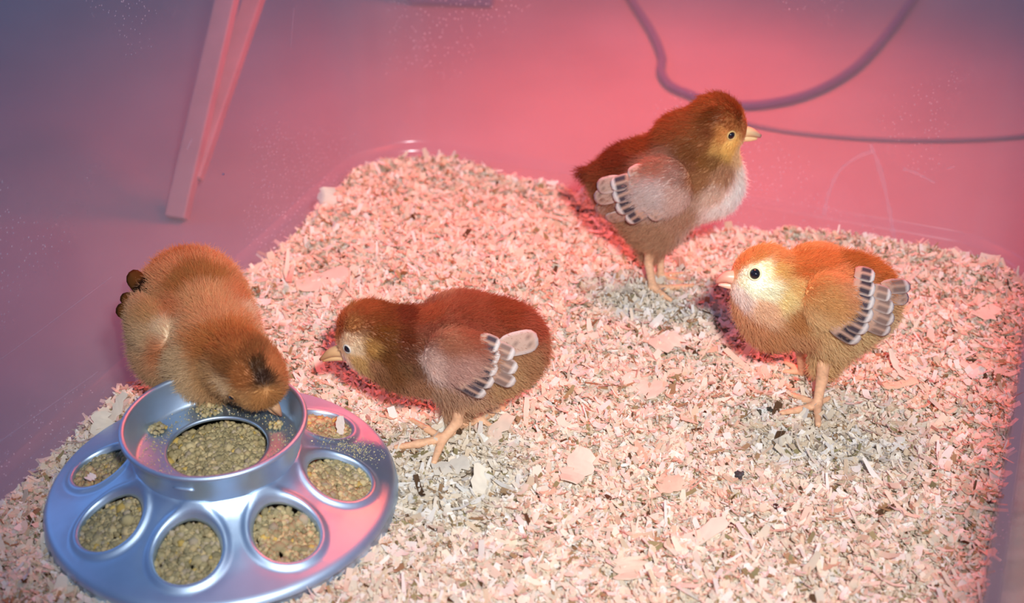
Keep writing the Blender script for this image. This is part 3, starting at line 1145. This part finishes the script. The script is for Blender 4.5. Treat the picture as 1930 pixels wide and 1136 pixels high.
# --- the standing chick at the back
eye_squash['chick.002'] = 0.62
chick('chick', 'chestnut chick with white breast standing tall at the back, facing right', (1230, 541), -6,
      body=[(1348, 230, 50), (1380, 247, 23), (1326, 285, 56), (1330, 340, 66), (1285, 265, 50), (1250, 348, 86), (1192, 345, 70), (1232, 405, 58), ((1234, 440, 34), (1226, 478, 14)),
            ((1130, 335, 16), (1094, 324, 4))],
      limbs=[[(1226, 470, 0.36, -0.7), (1222, 495, 0.24, -0.7), ('G', 1230, 540, 0.22), ('G', 1248, 555, 0.17), ('G', 1264, 565, 0.12)], [('G', 1230, 541, 0.2), ('G', 1268, 542, 0.17), ('G', 1306, 538, 0.11)],
             [('G', 1230, 541, 0.18), ('G', 1207, 522, 0.12)], [(1250, 462, 0.34, 0.9), (1244, 485, 0.24, 0.9), ('G', 1246, 520, 0.2), ('G', 1292, 516, 0.11)], [('G', 1246, 520, 0.17), ('G', 1286, 530, 0.11)],
             [('G', 1246, 520, 0.17), ('G', 1226, 512, 0.11)]],
      seeds=[(1331, 182, '8a4a22'), (1390, 210, '7a3a18'), (1406, 228, 'a86030'), (1345, 215, '6a3515'), (1290, 225, '8a4a25'), (1260, 235, '8a4522'), (1220, 272, '7a3a1c'),
             (1160, 310, '6a2c18'), (1140, 335, '7a3a20'), (1122, 370, 'a06a48'), (1150, 415, 'b08560'), (1195, 450, 'b88a65'), (1240, 440, 'b48a68'), (1290, 410, 'b88e70'),
             (1300, 330, '9a6038'), (1330, 300, '8a5528'), (1322, 335, 'a06a40'), (1350, 278, 'c89a50'), (1372, 278, 'e0b860'), (1392, 282, 'e8c890'), (1395, 320, 'fff0e2'),
             (1390, 360, 'fff6ee'), (1362, 390, 'fdeee4'), (1340, 408, 'f0dccc'), (1375, 375, 'fff4ec'), (1322, 420, 'd8b8a0'), (1360, 330, 'b88862'), (1352, 360, 'd8bca4'), (1340, 250, '7a4020'), (1332, 272, '8a5028'), (1308, 290, '7a4522'), (1345, 302, '8a5c30'), (1300, 310, '8a5030'), (1358, 262, 'b87c3c'), (1359, 248, 'b07034'), (1372, 232, '8a4a20'), (1240, 310, 'a87058'), (1280, 330, 'a88070'),
             (1270, 365, 'c8a898'), (1240, 365, 'c8b8b0'), (1085, 322, '6a2c18')],
      beak=[('upper_beak', [(1398, 247, 12), (1416, 249, 8.5), (1434, 257, 3.5)], 'e2c490', '987868'),
            ('lower_beak', [(1398, 259, 8), (1412, 261, 6), (1427, 261, 2.5)], 'e2c490', 'd8b080')],
      eye=(1378, 255, 8), wing=((1304, 342), (1172, 362), 54, 0.38),
      feathers=[((1218, 320), (1190, 336), 12, 'oval'), ((1228, 330), (1190, 350), 14, 'oval'), ((1236, 350), (1200, 371), 14, 'oval'), ((1246, 366), (1212, 388), 14, 'oval'), ((1256, 380), (1226, 402), 13, 'oval'),
                ((1200, 338), (1160, 350), 12, 'bar'), ((1206, 353), (1164, 369), 12, 'bar'), ((1212, 370), (1170, 388), 12, 'bar'), ((1222, 386), (1188, 405), 11, 'bar'),
                ((1180, 342), (1136, 352), 13, 'oval'), ((1182, 357), (1132, 370), 13, 'oval'), ((1186, 373), (1136, 388), 12, 'oval'), ((1198, 390), (1152, 402), 11, 'oval')],
      head=(1352, 238), lid='d2b070')

# --- the pale faced chick on the right
chick('chick', 'golden orange chick with pale yellow face and bright black eye, facing left', (1540, 762), 180 + 3,
      body=[(1440, 518, 54), (1414, 532, 29), (1442, 556, 52), (1462, 588, 64), (1505, 555, 66), (1558, 566, 88), (1612, 566, 76), ((1572, 630, 48), (1552, 690, 20))],
      limbs=[[(1552, 685, 0.32, -0.8), (1549, 715, 0.28, -0.8), ('G', 1540, 762, 0.22), ('G', 1542, 800, 0.15)], [('G', 1540, 762, 0.2), ('G', 1508, 772, 0.18), ('G', 1472, 778, 0.12)],
             [('G', 1540, 762, 0.2), ('G', 1515, 752, 0.16), ('G', 1488, 742, 0.11)], [('G', 1540, 762, 0.17), ('G', 1562, 750, 0.11)],
             [(1510, 630, 0.34, 0.9), (1508, 665, 0.22, 0.9), ('G', 1512, 700, 0.2), ('G', 1480, 682, 0.11)], [('G', 1512, 700, 0.17), ('G', 1478, 700, 0.11)], [('G', 1512, 700, 0.17), ('G', 1530, 700, 0.1)]],
      seeds=[(1461, 466, 'd89050'), (1400, 490, 'd88a48'), (1388, 505, 'd88a50'), (1430, 482, 'd08845'), (1490, 480, 'c87838'), (1510, 510, 'c06a30'), (1500, 540, 'e0b870'),
             (1470, 500, 'e0b060'), (1440, 502, 'f0e0b0'), (1420, 540, 'f4ecd0'), (1450, 550, 'f4e8c8'), (1400, 560, 'f0d8c8'), (1405, 520, 'f0e4c0'), (1480, 560, 'e8d090'), (1440, 580, 'e8c098'),
             (1392, 585, 'd89868'), (1420, 620, 'd09060'), (1460, 640, 'c88a58'), (1500, 640, 'c89060'), (1510, 600, 'c08048'), (1530, 540, 'd08848'), (1550, 485, 'c87035'),
             (1600, 490, 'a85a25'), (1650, 505, 'b8652d'), (1685, 535, 'c07a40'), (1690, 580, 'd8a870'), (1665, 620, 'd8b888'), (1630, 635, 'd8b880'), (1570, 650, 'dcb880'),
             (1555, 690, 'd8b078'), (1550, 560, 'd09858'), (1580, 520, 'd88a50'), (1530, 600, 'd8b078'), (1600, 540, 'd09060')],
      beak=[('upper_beak', [(1390, 523, 15), (1368, 522, 11), (1349, 532, 3)], 'e8b498', 'c87868'),
            ('lower_beak', [(1392, 539, 9), (1372, 538, 6), (1354, 536, 2.5)], 'ecc8a8', 'dca090')],
      eye=(1423, 516, 11), wing=((1515, 560), (1625, 575), 50, 0.38),
      feathers=[((1604, 520), (1638, 532), 13, 'bar'), ((1600, 538), (1638, 553), 13, 'bar'), ((1594, 556), (1637, 573), 13, 'bar'), ((1588, 573), (1634, 594), 13, 'bar'), ((1578, 590), (1626, 613), 13, 'bar'),
                ((1564, 602), (1612, 630), 13, 'bar'), ((1630, 548), (1664, 560), 12, 'dark'), ((1630, 565), (1668, 580), 12, 'dark'), ((1630, 582), (1668, 598), 12, 'dark'), ((1622, 600), (1662, 614), 11, 'dark'),
                ((1648, 546), (1694, 544), 12, 'dark'), ((1650, 560), (1694, 562), 12, 'oval')],
      head=(1438, 530), gain=np.array([1.03, 1.1, 1.12]))

# ------------------------------------------------------------------ big single shavings and droppings
def shaving(label, px, py, L, W, ang, curl=0.5, lift=0.3, tilt=0.1, c='f0e6d4', z=None):
    P0 = G(px, py, lift) if z is None else atz(px, py, z)
    L, W = L * depth(P0) / F, W * depth(P0) / F
    a = math.radians(ang)
    T = np.array([math.cos(a) * math.cos(tilt), math.sin(a) * math.cos(tilt), math.sin(tilt)])
    B = np.array([-math.sin(a), math.cos(a), 0])
    n_ = np.cross(T, B)
    V, cc = [], []
    base = lin(c)
    for i, s in enumerate(np.linspace(-0.5, 0.5, 9)):
        wv = 1 - 0.3 * abs(2 * s) ** 4 + 0.16 * rng.normal()
        off = 0.08 * rng.normal() * W
        for x_ in np.linspace(-0.5, 0.5, 5):
            V.append(P0 + T * s * L + B * (x_ * W * wv + off) + n_ * (curl * L * (s * s) + 0.10 * W * (0.25 - x_ * x_) * 4 * curl))
            cc.append(base * (0.92 + 0.12 * rng.random()))
    o = mesh('wood_shaving', V, grid_faces(9, 5), M_flake, base=P0, vcol=np.array(cc), smooth=False)
    m_ = o.modifiers.new('thickness', 'SOLIDIFY')
    m_.thickness = 0.0004
    return tag(o, label, 'shaving', 'large single wood shavings')


shaving('broad flat wood shaving on open bedding right of the middle chick\'s foot, steeply slanted', 1088, 885, 95, 46, 65)
shaving('wide smooth wood shaving on the bedding right of the orange chick, above the middle chick', 608, 528, 100, 62, 10, 0.15)
shaving('small white chip standing upright against the left wall near the back corner', 618, 370, 36, 34, 80, 0.3, 0.6, 1.2, 'efe6d8')
shaving('long pale strip right of the middle chick\'s feet, slanting up', 937, 812, 95, 32, 62, 0.1, 0.35)
shaving('square shaving on open bedding right of the middle chick\'s tail', 1252, 645, 60, 48, 30, 0.35)
shaving('wide shaving on the open bedding, just below the square one', 1212, 728, 80, 52, 140, 0.3)
shaving('long white strip ending at the dark dropping near the lower edge', 1315, 1012, 135, 32, 32, 0.15)
shaving('rounded pale shaving near the bottom edge, below the long white strip', 1190, 1075, 55, 62, 100, 0.4, c='e8dcc6')
shaving('curled shaving standing up in bedding below the middle chick\'s foot', 905, 915, 85, 26, 95, 0.35, 0.5, 0.6)
shaving('flat white shaving right below the middle chick, near the feeder\'s right edge', 850, 880, 70, 40, 15, 0.2, c='efe8da')
shaving('ragged shaving tilted against the left wall just above the feeder', 192, 800, 50, 34, 100, 0.3, 0.5, 0.7)
shaving('narrow shaving leaning between the left wall and the feeder ring', 222, 768, 62, 22, 60, 0.2, 0.6, 0.6)
shaving('slender pale shaving lying right of the golden chick\'s leg', 1695, 725, 70, 20, 10, 0.2, c='ecdcc0')
shaving('thin upright curled shaving right behind the golden chick\'s leg', 1690, 690, 70, 14, 115, 0.4, 0.6, 0.5)
shaving('broad tan shaving at the right side of the bedding near the bin wall', 1860, 590, 50, 34, 40, 0.25)
shaving('pale oval shaving in the lower middle of the bedding', 1262, 915, 55, 46, 20, 0.35, c='ecd8c0')
shaving('white chip lying on the feed in the lower left hole', 250, 940, 32, 26, 60, 0.3, 0, 0.2, 'f0ece6', 1.75)
shaving('tiny white chip on the feed in the leftmost hole', 172, 900, 16, 20, 60, 0.3, 0, 0.2, 'f0ece6', 1.6)
shaving('white chip standing upright in the far right feed hole', 642, 800, 38, 15, 80, 0.15, 0, 1.3, 'efe6dc', 1.7)


def dropping(label, px, py, w, hexs, k=7):
    P0 = G(px, py, 0.2)
    w = 0.62 * w * depth(P0) / F
    V_, f_, c_ = [], [], []
    n0 = 0
    for _ in range(k):
        o_ = np.array([rng.normal(0, 0.28), rng.normal(0, 0.2), rng.normal(0, 0.05)]) * w
        v = P0 + o_ + ico_v * w * (0.17 + 0.12 * rng.random()) * (0.7 + 0.5 * rng.random((12, 1)))
        V_.append(v)
        f_.append(ico_f + n0)
        n0 += 12
        c_.append(np.tile(lin(hexs[rng.integers(len(hexs))]), (12, 1)))
    o = mesh('dropping', np.concatenate(V_), np.concatenate(f_), M_drop, base=P0, vcol=np.concatenate(c_))
    return tag(o, label, 'dropping', 'droppings on the bedding')


dropping('dark brown dropping at the end of the long white strip, lower middle', 1370, 988, 42, ['3a1c16', '4a2820'], 9)
dropping('dark brown and white dropping right of the long strip, further up', 1468, 958, 42, ['4a2820', '3a1c16', 'e0d8d0'], 8)
dropping('grey and white dropping just left of the golden chick\'s foot', 1438, 772, 44, ['4c463a', '3a362e', 'c8c8c0'], 9)
dropping('grey black dropping on pale bedding below the golden chick', 1393, 894, 36, ['4a4648', '3a3638'], 7)
dropping('small dark dropping on bedding left of the standing back chick\'s tail', 1091, 399, 22, ['3a1c18'], 5)
dropping('small dark dropping at the right edge near the bin wall', 1868, 945, 24, ['4a2c24'], 5)
